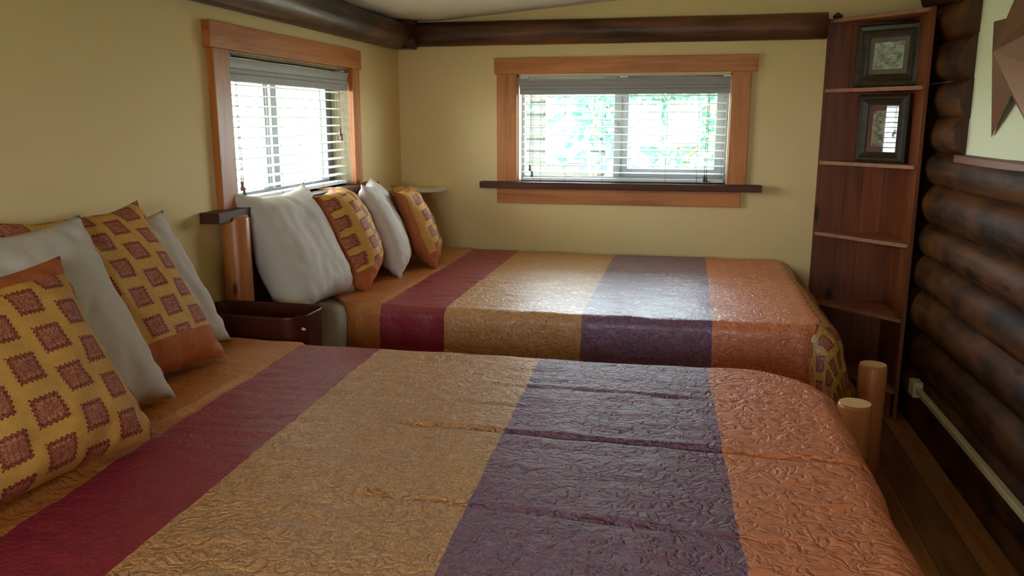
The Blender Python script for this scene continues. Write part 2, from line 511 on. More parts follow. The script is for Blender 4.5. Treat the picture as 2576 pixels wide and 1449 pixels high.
# log beams under the ceiling
def beam(name, p0, p1, r, mat, seed, flat=True):
    mb = MB()
    n = 22
    path, rad = [], []
    p0, p1 = Vector(p0), Vector(p1)
    for i in range(n):
        t = i / (n - 1)
        path.append(p0.lerp(p1, t))
        rad.append((lambda an, t=t: r * (1 + 0.02 * math.sin(3 * an + seed) + 0.03 * noise.noise(Vector((math.cos(an) * 2, t * 7, seed + math.sin(an) * 2))))))
    mb.tube(path, rad, 24)
    o = mb.build(name, mat, origin=p0)
    tag(o, kind='structure')
    return o
beam('trim_1', (0.03, YB, 1.93), (0.03, -0.13, 1.93), 0.078, M['beamy'], 2.0)
beam('trim_2', (0.10, -0.005, 1.938), (2.318, -0.005, 1.938), 0.066, M['beamx'], 5.0)
mb = MB(); mb.tube([(0.045, -0.045, 1.858), (0.045, -0.045, 2.01)], [0.082, 0.088], 8)
o = mb.build('trim_3', M['beamy'], origin=(0.045, -0.045, 1.862)); tag(o, kind='structure')

# ------------------------------------------------------------------ windows
def window_far():
    w = empty('window_2', (1.28, 0, 1.1)); tag(w, kind='structure')
    x0, x1, z0, z1 = W2
    box('head_casing', M['trim'], (0.571, -0.028, 1.717), (1.986, 0.0, 1.803), w, 0.002)
    box('side_casing', M['trimz'], (0.584, -0.024, 1.122), (0.700, 0.0, 1.717), w, 0.002)
    box('side_casing', M['trimz'], (1.862, -0.024, 1.122), (1.960, 0.0, 1.717), w, 0.002)
    box('apron', M['trim'], (0.584, -0.024, 1.000), (1.935, 0.0, 1.083), w, 0.002)
    MB().box((0.493, -0.075, 1.086), (2.04, 0.0, 1.122)).box((x0, 0.0, 1.10), (x1, 0.16, 1.122)).build('sill', M['darksill'], w, None, 0.002)
    j = MB()
    j.box((x0, 0.0, 1.12), (x0 + 0.012, 0.15, z1)).box((x1 - 0.012, 0.0, 1.12), (x1, 0.15, z1)).box((x0, 0.0, z1 - 0.012), (x1, 0.15, z1))
    j.build('jamb', M['jamb'], w)
    # sliding sash frames in grey vinyl
    f = MB()
    ya, yb = 0.085, 0.13
    f.box((x0 + 0.012, ya, 1.122), (x1 - 0.012, yb, 1.150)).box((x0 + 0.012, ya, z1 - 0.04), (x1 - 0.012, yb, z1 - 0.012))
    f.box((x0 + 0.012, ya, 1.15), (x0 + 0.03, yb, z1 - 0.04)).box((x1 - 0.03, ya, 1.15), (x1 - 0.012, yb, z1 - 0.04))
    f.build('window_frame', M['vinyl'], w, None, 0.002)
    s = MB()
    s.box((1.265, 0.10, 1.15), (1.315, 0.128, z1 - 0.04)).box((x1 - 0.075, 0.10, 1.15), (x1 - 0.03, 0.128, z1 - 0.04))
    s.box((1.315, 0.10, 1.15), (x1 - 0.075, 0.128, 1.195)).box((1.315, 0.10, z1 - 0.09), (x1 - 0.075, 0.128, z1 - 0.04))
    s.build('sliding_sash', M['vinyl'], w, None, 0.002)
    s = MB()
    s.box((1.235, 0.086, 1.15), (1.275, 0.10, z1 - 0.04))
    s.build('meeting_stile', M['vinyl'], w, None, 0.002)
    box('sash_latch', M['valance'], (1.236, 0.072, 1.40), (1.258, 0.088, 1.45), w, 0.003)
    box('window_pane', M['glass'], (x0 + 0.03, 0.108, 1.15), (1.265, 0.112, z1 - 0.04), w)
    box('window_pane', M['glass'], (1.315, 0.116, 1.195), (x1 - 0.075, 0.120, z1 - 0.09), w)
    return w
window_far()

def window_left():
    w = empty('window_1', (0, -1.3, 1.1)); tag(w, kind='structure')
    y0, y1, z0, z1 = W1
    box('head_casing', M['trimy'], (0.0, -1.99, 1.712), (0.032, -0.640, 1.802), w, 0.002)
    box('side_casing', M['trimz'], (0.0, -1.972, 1.10), (0.028, -1.868, 1.712), w, 0.002)
    box('side_casing', M['trimz'], (0.0, -0.748, 1.10), (0.028, -0.660, 1.712), w, 0.002)
    box('apron', M['trimy'], (0.0, -1.95, 1.02), (0.024, -0.66, 1.112), w, 0.002)
    MB().box((0.0, -2.085, 1.112), (0.075, -0.56, 1.150)).box((-0.16, y0, 1.13), (0.0, y1, 1.150)).build('sill', M['darksill'], w, None, 0.002)
    j = MB()
    j.box((-0.15, y0, 1.15), (0.0, y0 + 0.01, z1)).box((-0.15, y1 - 0.01, 1.15), (0.0, y1, z1)).box((-0.15, y0, z1 - 0.012), (0.0, y1, z1))
    j.build('jamb', M['jambwood'], w)
    f = MB()
    xa, xb = -0.135, -0.09
    f.box((xa, y0 + 0.01, 1.15), (xb, y1 - 0.01, 1.18)).box((xa, y0 + 0.01, z1 - 0.04), (xb, y1 - 0.01, z1 - 0.012))
    f.box((xa, y0 + 0.01, 1.18), (xb, y0 + 0.04, z1 - 0.04)).box((xa, y1 - 0.075, 1.18), (xb, y1 - 0.01, z1 - 0.04))
    f.build('window_frame', M['frame_bronze'], w, None, 0.002)
    s = MB()
    s.box((-0.118, -1.415, 1.18), (-0.092, -1.378, z1 - 0.04))
    s.box((-0.132, -1.325, 1.18), (-0.108, -1.275, z1 - 0.04))
    s.build('meeting_stile', M['frame_bronze'], w, None, 0.002)
    box('window_pane', M['glass'], (-0.108, y0 + 0.04, 1.18), (-0.104, -1.415, z1 - 0.04), w)
    box('window_pane', M['glass'], (-0.122, -1.275, 1.18), (-0.118, y1 - 0.075, z1 - 0.04), w)
    return w
window_left()

def window_fill():
    w = empty('window_3_fill', (1.3, YB, 1.0)); tag(w, kind='structure')  # unseen window, added and sized to let in fill daylight
    x0, x1, z0, z1 = W3_FILL
    c = MB()
    c.box((x0 - 0.1, YB, z0 - 0.1), (x0, YB + 0.025, z1 + 0.1)).box((x1, YB, z0 - 0.1), (x1 + 0.1, YB + 0.025, z1 + 0.1))
    c.box((x0, YB, z1), (x1, YB + 0.025, z1 + 0.1)).box((x0, YB, z0 - 0.1), (x1, YB + 0.025, z0))
    c.build('casing', M['trimz'], w, None, 0.002)
    box('window_pane', M['glass'], (x0, YB - 0.1, z0), (x1, YB - 0.095, z1), w)
    box('meeting_stile', M['vinyl'], ((x0 + x1) / 2 - 0.03, YB - 0.12, z0), ((x0 + x1) / 2 + 0.03, YB - 0.08, z1), w)
window_fill()

# ------------------------------------------------------------------ blinds
def blind(axis, s0, s1, zt, zb, depth, out, label, nslat, ladders, pulls, stop):
    """axis 0: on the left wall (runs along y, room is +x); axis 1: on the far wall (runs along x, room is -y).
    depth: (room-side, outer-side) offset of the slats from the wall face, positive = into the wall"""
    def pt(s, d, z):
        return (-d, s, z) if axis == 0 else (s, d, z)
    def bx(mb, sa, sb, da, db, za, zb_):
        a, b = pt(sa, da, za), pt(sb, db, zb_)
        mb.box(tuple(min(p, q) for p, q in zip(a, b)), tuple(max(p, q) for p, q in zip(a, b)))
    root = empty('window_blind', pt((s0 + s1) / 2, depth[0], zb))
    tag(root, label, 'blind', 'window blinds')
    # valance: moulded profile
    prof = [(0.0, 0.0), (0.006, -0.004), (0.012, 0.0), (0.012, 0.024), (0.010, 0.026), (0.012, 0.028), (0.012, 0.042), (0.010, 0.044), (0.012, 0.046), (0.014, 0.062), (0.018, 0.072), (0.018, 0.080), (0.0, 0.080)]
    v = MB()
    d0 = depth[0] - 0.004
    if axis == 1:
        v.prism([(d0 - a, zt - 0.082 + b) for a, b in prof], 0, s0, s1)
    else:
        v.prism([(-(d0 - a), zt - 0.082 + b) for a, b in prof], 1, s0, s1)
    v.build('valance', M['valance'], root)
    h = MB(); bx(h, s0 + 0.01, s1 - 0.01, depth[0] + 0.002, depth[1] + 0.004, zt - 0.05, zt - 0.004)
    h.build('headrail', M['valance'], root)
    sl = MB()
    z0, z1 = zb + 0.045, zt - 0.095
    for i in range(nslat):
        z = z0 + (z1 - z0) * i / (nslat - 1)
        # thin crowned slat
        n = 5
        def prof_pt(k):
            t = k / (n - 1)
            return depth[0] + (depth[1] - depth[0]) * t, z + 0.0035 * math.sin(math.pi * t) + 0.003 * t
        top = [prof_pt(k) for k in range(n)]
        poly = top + [(a, b - 0.0028) for a, b in reversed(top)]
        if axis == 1:
            sl.prism(poly, 0, s0 + 0.012, s1 - 0.012)
        else:
            sl.prism([(-a, b) for a, b in poly], 1, s0 + 0.012, s1 - 0.012)
    sl.build('slats', M['slat'], root)
    b = MB(); bx(b, s0 + 0.012, s1 - 0.012, depth[0], depth[1], zb, zb + 0.014)
    b.build('bottom_rail', M['slat'], root, None, 0.002)
    for s in ladders:
        c = MB()
        for d in (depth[0] - 0.002, depth[1] + 0.002):
            c.tube([pt(s, d, zb), pt(s, d, zt - 0.06)], 0.0011, 5)
        c.build('ladder_cord', M['cord'], root)
    for s, zs in pulls:
        for k, zend in enumerate(zs):
            c = MB(); c.tube([pt(s + 0.006 * k, depth[0] - 0.012, zt - 0.06), pt(s - 0.004 + 0.012 * k, depth[0] - 0.014, zend)], 0.0014, 5)
            cc = c.build('pull_cord', M['tassel'], root)
            t = MB(); q = Vector(pt(s - 0.004 + 0.012 * k, depth[0] - 0.014, zend))
            t.tube([q + Vector((0, 0, 0.004)), q, q + Vector((0, 0, -0.012)), q + Vector((0, 0, -0.024)), q + Vector((0, 0, -0.032))], [0.003, 0.0065, 0.005, 0.0085, 0.006], 10)
            t.build('tassel', M['tassel'], cc)
    for s in stop:
        c = MB(); bx(c, s - 0.022, s + 0.022, depth[0] - 0.012, depth[0] + 0.02, zt + 0.002, zt + 0.013)
        c.build('mounting_clip', M['clip'], root)
    return root
blind(1, 0.712, 1.856, 1.690, 1.128, (0.016, 0.066), 0, 'white slatted blind lowered over the wide window on the far wall', 11,
      (0.79, 0.83, 0.97, 1.18, 1.53, 1.70), ((0.775, (1.212, 1.178)), (1.745, (1.165, 1.155))), (0.735, 1.29, 1.84))
blind(0, -1.862, -0.76, 1.690, 1.158, (0.012, 0.062), 0, 'white slatted blind lowered over the window above the far bed pillows', 11,
      (-1.78, -1.45, -1.05, -0.88), ((-1.79, (1.235, 1.212)), (-0.86, (1.42, 1.40))), (-1.83, -0.80))

# ------------------------------------------------------------------ beds
def bed(name, yn, yf, zt, label, foot_x, head_x, post_top, head_top, far_head=None, far_foot=None):
    """log bed between y = yn (near) and yf (far); mattress top at zt"""
    yc = (yn + yf) / 2
    b = empty('log_bed', ((head_x + foot_x) / 2, yc, 0)); tag(b, label, 'bed', 'log beds')
    def post(nm, x, y, top, r):
        m = MB()
        m.tube([(x, y, 0), (x, y, top * 0.5), (x, y, top - 0.012), (x, y, top)], [r * 1.06, r * 1.02, r, r * 0.93], 28)
        p = m.build(nm, M['post'], b)
        p.data.materials.append(M['postend'])
        for f in p.data.polygons:
            if len(f.vertices) > 4:
                f.material_index = 1
        return p
    hy, fy = far_head or (head_x, yf + 0.08), far_foot or (foot_x, yf + 0.08)
    nh, nf = (head_x, yn - 0.08), (foot_x, yn - 0.08)
    if name == 'far':
        nh, nf = far_head, far_foot
        hy, fy = (head_x, yf + 0.045), (2.268, yf + 0.01)
    post('headboard_post', nh[0], nh[1], head_top, 0.05)
    post('headboard_post', hy[0], hy[1], min(head_top, 0.98), 0.05)
    post('footboard_post', nf[0], nf[1], post_top, 0.05)
    post('footboard_post', fy[0], fy[1], post_top, 0.05)
    for z in ((0.60,) if name == 'far' else (head_top - 0.06,)):
        m = MB(); m.tube([(nh[0], nh[1], z), (hy[0], hy[1], z)], 0.035, 16); m.build('headboard_rail', M['rail'], b)
    if name == 'far':
        box('headboard_panel', M['darksill'], (0.030, nh[1] + 0.05, 0.45), (0.052, hy[1] - 0.05, head_top - 0.06), b, 0.003)
    m = MB(); m.tube([(nf[0], nf[1], 0.36), (fy[0], fy[1], 0.36)], 0.04, 16); m.build('footboard_rail', M['rail'], b)
    for (a, c) in ((nh, nf), (hy, fy)):
        m = MB(); m.tube([(a[0], a[1], 0.30), (c[0], c[1], 0.30)], 0.04, 16); m.build('side_rail', M['railx'], b)
    return b, yc

def mattress(yn, yf, x0, x1, zt, label, parent):
    m = MB()
    m.box((x0, yn, zt - 0.27), (x1, yf, zt))
    o = m.build('mattress', M['sheet'], parent)
    bv = o.modifiers.new('bevel', 'BEVEL'); bv.width = 0.05; bv.segments = 5; bv.harden_normals = True
    for p in o.data.polygons: p.use_smooth = True
    m = MB(); m.box((x0 + 0.01, yn + 0.01, 0.27), (x1 - 0.01, yf - 0.01, zt - 0.272))
    m.build('box_spring', M['box_spring'], parent, None, 0.015)

def quilt(name, mat, s0, S1, yn, yf, zt, label, drop_foot, drop_side, rfoot, nu, nv, seed, fold_lines=(), flare=0.10, step=0.463, side_rad=0.045, corner=0.05, head_pull=0.0):
    """cloth over a bed: s along the bed from s0, flat to S1; t across from yn to yf; falls over foot and sides"""
    sEnd = S1 + drop_foot
    tA, tB = yn - drop_side, yf + drop_side
    def prof(r, rad, fl):
        # distance r past the edge -> (outward, downward)
        q = rad * math.pi / 2
        if r <= 0: return 0.0, 0.0
        if r < q:
            a = r / rad
            return rad * math.sin(a), rad * (1 - math.cos(a))
        e = r - q
        return rad + e * fl, rad + e * math.sqrt(1 - fl * fl)
    def fn(u, v):
        s = s0 + (sEnd - s0) * u
        t = tA + (tB - tA) * v
        a = max(0.0, s - S1)
        if t < yn: b, sg = yn - t, -1
        elif t > yf: b, sg = t - yf, 1
        else: b, sg = 0.0, 0
        # rounded plan corner
        x = min(s, S1); y = min(max(t, yn), yf)
        cx, cyn, cyf = S1 - corner, yn + corner, yf - corner
        if x > cx and (y < cyn or y > cyf):
            yy = cyn if y < cyn else cyf
            dx, dy = x - cx, y - yy
            m = max(abs(dx), abs(dy)); h = math.hypot(dx, dy)
            if h > 1e-6:
                k = m / h
                x, y = cx + dx * k, yy + dy * k
        if a > 0 and b > 0:
            r = math.hypot(a, b); ca, cb = a / r, b / r
            rr = max(a, b) + 0.15 * min(a, b)
            o1, d1 = prof(rr, side_rad, 0.12)
            of, df = prof(rr, rfoot, flare)
            o = o1 * cb * cb + of * ca * ca
            d = d1 * cb * cb + df * ca * ca
            x += o * ca; y += sg * o * cb
        elif a > 0:
            o, d = prof(a, rfoot, flare); x += o
        elif b > 0:
            o, d = prof(b, side_rad, 0.03); y += sg * o
        else:
            d = 0.0
        z = zt - d
        # puckers and gentle waves
        w = 0.0035 * noise.noise(Vector((s * 9, t * 22, seed))) + 0.004 * noise.noise(Vector((s * 3.1, t * 4.3, seed + 4)))
        for (fy, amp, x_a, x_b, tilt) in fold_lines:
            dd = (t - fy - tilt * (s - 1.0)) + 0.006 * noise.noise(Vector((s * 4, fy * 9, 1)))
            g = max(0.0, min(1.0, (s - x_a) / 0.15)) * max(0.0, min(1.0, (x_b - s) / 0.15))
            w += 0.65 * amp * g * (math.exp(-(dd / 0.008) ** 2) * -1.0 + 0.45 * math.exp(-((dd - 0.016) / 0.014) ** 2))
        if head_pull and s < step:
            k = max(0.0, min(1.0, (yn + 0.14 - t) / 0.22)); k = k * k * (3 - 2 * k)
            x += head_pull * k * (step - s) / (step - s0)
        edge = 0.0
        if s < step:      # the turned-back end lies one layer higher
            edge = 0.007
        fall = min(1.0, max(a, b) / 0.08)
        if b > 0:
            y += sg * fall * (0.010 * noise.noise(Vector((s * 5, 0, seed + 9))) + 0.004 * noise.noise(Vector((s * 14, t * 3, seed))))
        if a > 0:
            x += fall * 0.02 * noise.noise(Vector((t * 4, 3, seed + 5)))
        return Vector((x, y, z + w + edge))
    mb = MB()
    mb.grid(nu, nv, fn, lambda u, v: (s0 + (sEnd - s0) * u, tA + (tB - tA) * v))
    o = mb.build('striped_quilt', mat, None, ((s0 + S1) / 2, (yn + yf) / 2, zt), recalc=True)
    so = o.modifiers.new('thick', 'SOLIDIFY'); so.thickness = 0.012; so.offset = -1
    # cloth thickness goes inwards: make sure normals point up
    me = o.data
    if sum(p.normal.z for p in me.polygons) < 0:
        me.flip_normals()
    tag(o, label, 'quilt', 'striped quilts')
    return o

ZF, ZN = 0.735, 0.765
bf, _ = bed('far', -1.56, -0.13, ZF, 'log bed under the far window with pillows at the left window', 2.315, 0.07, 0.58, 1.128, (0.056, -1.953), (2.352, -1.50))
mattress(-1.590, -0.12, 0.13, 2.10, ZF - 0.014, 'far', bf)
st = MB().box((0.126, -1.606, 0.46), (0.312, -1.30, ZF - 0.010)).build('fitted_sheet', M['sheet'], bf, None, 0.03)
for p in st.data.polygons: p.use_smooth = True
st.modifiers[0].segments = 5
st.modifiers[0].harden_normals = True
bn, _ = bed('near', -3.72, -2.30, ZN, 'log bed nearest the camera with its pillows at the left edge', 2.19, 0.065, 0.62, 0.70, (0.065, -2.36), (2.178, -2.085))
mattress(-3.74, -2.31, 0.13, 1.98, ZN - 0.014, 'near', bn)

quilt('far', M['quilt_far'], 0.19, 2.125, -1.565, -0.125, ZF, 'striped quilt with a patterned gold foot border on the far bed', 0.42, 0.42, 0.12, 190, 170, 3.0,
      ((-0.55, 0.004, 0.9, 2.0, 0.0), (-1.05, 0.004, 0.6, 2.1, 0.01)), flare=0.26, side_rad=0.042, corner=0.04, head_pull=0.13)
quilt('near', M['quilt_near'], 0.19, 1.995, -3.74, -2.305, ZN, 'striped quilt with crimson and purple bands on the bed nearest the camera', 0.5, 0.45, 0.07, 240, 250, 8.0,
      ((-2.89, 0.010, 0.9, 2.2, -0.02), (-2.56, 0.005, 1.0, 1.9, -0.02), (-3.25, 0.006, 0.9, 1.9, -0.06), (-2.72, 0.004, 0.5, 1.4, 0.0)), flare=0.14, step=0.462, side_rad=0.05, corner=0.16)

# ------------------------------------------------------------------ pillows
def pillow_pts(w, h, t, seed, curl=0.0, ear=0.06, sag=0.25, wr=0.0045, n=3.0, topfold=0.0, crease=None):
    def fn(p, q, side):
        # p across, q up, both -1..1 ; side +1 front, -1 back
        bow = 0.07
        x = w / 2 * p * (1 - bow * (1 - q * q) * abs(p) ** 3 + ear * (abs(p * q)) ** 4)
        z = h / 2 * q * (1 - bow * (1 - p * p) * abs(q) ** 3 + ear * (abs(p * q)) ** 4)
        body = max(0.0, (1 - abs(p) ** n) * (1 - abs(q) ** n)) ** 0.55
        body *= 1 - sag * q * 0.5
        wv = Vector((p * 1.6, q * 1.6, seed + side * 7))
        y = side * t / 2 * body * (1 + 0.16 * noise.noise(wv))
        edge = max(abs(p), abs(q))
        y += side * wr * body ** 0.5 * noise.noise(Vector((p * 5, q * 4, seed * 2 + side))) * 2
        # flat edge ripples
        y += 0.018 * noise.noise(Vector((p * 2.5, q * 2.5, seed + 20))) * edge ** 6
        # radial puckers near corners
        k = (abs(p) * abs(q)) ** 2
        y += side * 0.012 * k * body ** 0.5 * math.sin(9 * (p * q) * 3 + seed)
        if crease:
            d = (p - crease[0]) * crease[2] - (q - crease[1]) * crease[3]
            e = (p - crease[0]) * crease[3] + (q - crease[1]) * crease[2]
            y -= side * body * (0.010 * math.exp(-(d / 0.035) ** 2) - 0.006 * math.exp(-((d - 0.09) / 0.06) ** 2)) * math.exp(-(e / 0.45) ** 2)
        v = (q + 1) / 2
        y -= curl * max(0.0, v) ** 2
        if topfold and v > 0.82:
            y -= topfold * ((v - 0.82) / 0.18) ** 2
            z -= topfold * 0.5 * ((v - 0.82) / 0.18) ** 2
        z += h / 2
        return x, y, z
    return fn

def place_pillow(kind, bx, by, bz, yaw, lean, w, h, t, seed, label, group, roll=0.0, band=(-9, 9), **kw):
    """stands on its long edge at (bx,by,bz); yaw = direction the front faces (degrees from +x towards +y); lean back in degrees"""
    fn = pillow_pts(w, h, t, seed, **kw)
    root = None
    # local: front = -Y local -> we use +Y as front, then rotate so front faces yaw
    rot = Matrix.Rotation(R(yaw - 90), 4, 'Z') @ Matrix.Rotation(R(lean), 4, 'X') @ Matrix.Rotation(R(roll), 4, 'Y')
    N = 44
    def surf(side):
        mb = MB()
        def f(u, v):
            x, y, z = fn(u * 2 - 1, v * 2 - 1, side)
            return rot @ Vector((x, y, z))
        mb.grid(N, N, f, lambda u, v: (u * w, v * h))
        return mb
    low = min((rot @ Vector(fn(-1 + i / 10, -1 + j / 10, sd))).z for i in range(21) for j in range(21) for sd in (1, -1))
    loc = Vector((bx, by, bz - low))
    def finish(mb, name, mat, parent=None):
        me = bpy.data.meshes.new(name)
        mb.bm.to_mesh(me); mb.bm.free()
        me.materials.append(mat)
        o = bpy.data.objects.new(name, me)
        COL.objects.link(o)
        if parent: o.parent = parent
        return o
    if kind == 'white':
        mb = surf(1)
        b2 = surf(-1)
        tmp = bpy.data.meshes.new('t'); b2.bm.to_mesh(tmp); b2.bm.free()
        mb.bm.from_mesh(tmp); bpy.data.meshes.remove(tmp)
        bmesh.ops.remove_doubles(mb.bm, verts=mb.bm.verts, dist=0.0005)
        bmesh.ops.recalc_face_normals(mb.bm, faces=mb.bm.faces)
        for f in mb.bm.faces: f.smooth = True
        o = finish(mb, 'white_pillow', M['linen'])
        o.location = loc
        tag(o, label, 'pillow', group)
        return o
    root = empty('pillow_sham', loc)
    tag(root, label, 'pillow', group)
    f = finish(surf(1), 'front_panel', mat_sham('gold_medallion_cloth_%d' % seed, *band), root)
    b = finish(surf(-1), 'back_panel', M['backing'], root)
    bm = MB()
    # seam round the edge
    return root

ZB = ZF + 0.008
place_pillow('white', 0.235, -1.635, ZF - 0.02, -2, 24, 0.51, 0.49, 0.19, 3, 'plump white pillow at the near corner of the far bed', 'bed pillows', ear=0.09, n=4.5)
place_pillow('sham', 0.235, -1.18, ZB - 0.01, 22, 21, 0.45, 0.48, 0.26, 5, 'gold medallion sham showing its plain orange back, between two white pillows', 'bed pillows', band=(0.085, 9), topfold=0.07)
place_pillow('white', 0.295, -0.85, ZB - 0.01, 17, 21, 0.46, 0.45, 0.17, 8, 'slim white pillow between the two gold shams on the far bed', 'bed pillows')
place_pillow('sham', 0.375, -0.60, ZB - 0.01, 20, 21, 0.43, 0.44, 0.16, 12, 'gold medallion sham nearest the far wall, beside the white corner shelf', 'bed pillows', band=(0.08, 9), topfold=0.05)

ZC = ZN + 0.010
place_pillow('white', 0.235, -2.64, ZC, -4, 29, 0.55, 0.44, 0.16, 21, 'white pillow tucked behind the gold sham beside the dark bin', 'bed pillows')
place_pillow('sham', 0.315, -2.79, ZC, -4, 31, 0.52, 0.505, 0.17, 23, 'tall gold medallion sham with an orange bottom band on the near bed', 'bed pillows', band=(0.09, 9))
place_pillow('white', 0.375, -3.16, ZC, -4, 28, 0.56, 0.49, 0.17, 27, 'smooth white pillow between the two gold shams on the near bed', 'bed pillows', crease=(-0.25, -0.1, 0.8, -0.6))
place_pillow('sham', 0.50, -3.46, ZC, -4, 29, 0.66, 0.43, 0.18, 31, 'gold medallion sham with an orange top band at the left edge', 'bed pillows', band=(-9, 0.39))

# ------------------------------------------------------------------ bin between the beds
def storage_bin():
    x0, x1, y0, y1, zt = 0.02, 0.425, -2.225, -2.02, 0.83
    root = empty('storage_bin', ((x0 + x1) / 2, (y0 + y1) / 2, 0)); tag(root, 'oxblood metal bin with a rounded open top standing between the beds', 'bin')
    # rounded outline with a pair of vertical flutes on the front right corner
    pts = []
    r = 0.07
    cs = [(x1 - r, y1 - r * 0.6, 0, 90), (x0 + r, y1 - r * 0.6, 90, 180), (x0 + r, y0 + r, 180, 270), (x1 - r, y0 + r, 270, 360)]
    for cx, cy, a0, a1 in cs:
        rr = r if a0 >= 180 else r * 0.6
        for k in range(9):
            a = R(a0 + (a1 - a0) * k / 8)
            kx = 0.0
            if a0 == 270:
                kx = -0.008 * math.exp(-((k - 5) / 0.8) ** 2)
            pts.append((cx + (r + kx) * math.cos(a), cy + (rr + kx) * math.sin(a)))
    n = len(pts)
    cxm, cym = (x0 + x1) / 2, (y0 + y1) / 2
    def ring(mb, s, z, dz=None):
        out = []
        for (px, py) in pts:
            zz = z
            out.append(mb.bm.verts.new((cxm + (px - cxm) * s, cym + (py - cym) * s, zz)))
        return out
    mb = MB()
    levels = [(0.90, 0.0), (0.90, 0.01), (0.95, 0.4), (1.0, zt - 0.012), (1.012, zt - 0.004), (1.0, zt), (0.985, zt - 0.006), (0.975, zt - 0.02), (0.93, 0.4), (0.88, 0.03)]
    rs = [ring(mb, s, z) for s, z in levels]
    for a, b in zip(rs, rs[1:]):
        for k in range(n):
            f = mb.bm.faces.new((a[k], a[(k + 1) % n], b[(k + 1) % n], b[k])); f.smooth = True
    mb.bm.faces.new(rs[0][::-1]); mb.bm.faces.new(rs[-1])
    mb.build('body', M['bin'], root)
    t = MB(); t.tube([(x1 - 0.008, y0 + 0.035, zt - 0.045), (x1 + 0.004, y0 + 0.030, zt - 0.045)], [0.006, 0.004], 10)
    t.build('rivet', M['clip'], root)
storage_bin()

# ------------------------------------------------------------------ corner shelf (white)
def corner_shelf():
    root = empty('corner_shelf', (0.0, 0.0, 1.05)); tag(root, 'small white quarter-round shelf in the corner above the far bed', 'shelf')
    rad = 0.285
    def q(r0, z0, z1, name):
        pts = [(0.001, -0.001)] + [(0.001 + r0 * math.cos(R(a)), -0.001 - r0 * math.sin(R(a))) for a in range(0, 91, 6)]
        mb = MB(); mb.prism(pts, 2, z0, z1); return mb.build(name, M['whiteshelf'], root, None, 0.004)
    q(rad, 1.062, 1.084, 'shelf_board')
    mb = MB()
    mb.prism([(0.001, 0.985), (0.001, 1.062), (0.17, 1.062), (0.15, 1.045), (0.04, 0.99)], 1, -0.022, -0.002)
    mb.build('bracket', M['whiteshelf'], root, None, 0.002)
corner_shelf()

# ------------------------------------------------------------------ corner bookcase
SZ = [1.613, 1.247, 0.873, 0.503, 0.14]
def bookcase():
    root = empty('corner_bookcase', (2.55, -0.16, 0)); tag(root, 'tall reddish pine corner bookcase between far wall and log wall', 'bookcase')
    box('back_panel', M['shelf'], (2.325, -0.020, 0.0), (2.722, -0.001, 1.972), root, 0.001)
    box('side_panel', M['shelf'], (2.703, -0.438, 0.0), (2.722, -0.021, 1.972), root, 0.001)
    def tri(z0, z1, name, mat):
        pts = [(2.330, -0.021), (2.702, -0.021), (2.702, -0.436), (2.690, -0.436), (2.330, -0.036)]
        mb = MB(); mb.prism(pts, 2, z0, z1); return mb.build(name, mat, root, None, 0.0015)
    tri(1.948, 1.967, 'top_board', M['shelfx'])
    for z in SZ:
        tri(z - 0.010, z + 0.009, 'shelf_board', M['shelfx'])
    MB().prism([(2.345, -0.05), (2.690, -0.43), (2.690, -0.41), (2.36, -0.05)], 2, 0.0, 0.128).build('toe_kick', M['shelf'], root)
    mb = MB()
    mb.tube([(2.345, -0.028, 1.975), (2.365, -0.034, 1.985), (2.385, -0.030, 1.978)], [0.010, 0.016, 0.009], 10)
    mb.build('top_knob', M['frame'], root)
bookcase()

def mat_photo(name, kind):
    t = NT(name)
    co = t.coords('UV')
    if kind == 'snow':
        n1 = t.noise(co, 3.2, 4, 0.6, 0.8)
        n2 = t.noise(t.mapping(co, (1, 3, 1)), 5, 3)
        c = t.ramp(t.math('ADD', t.math('MULTIPLY', n1, 0.7), t.math('MULTIPLY', n2, 0.3)), [(0.33, srgb(84, 80, 70)), (0.47, srgb(176, 170, 150)), (0.62, srgb(226, 222, 204))])
    else:
        n1 = t.noise(t.mapping(co, (1, 1.4, 1)), 4.0, 5, 0.6, 0.5)
        c = t.ramp(n1, [(0.36, srgb(96, 92, 86)), (0.5, srgb(176, 160, 132)), (0.64, srgb(206, 190, 158))])
    t.principled(c, 0.7, 0.3)
    return t.m

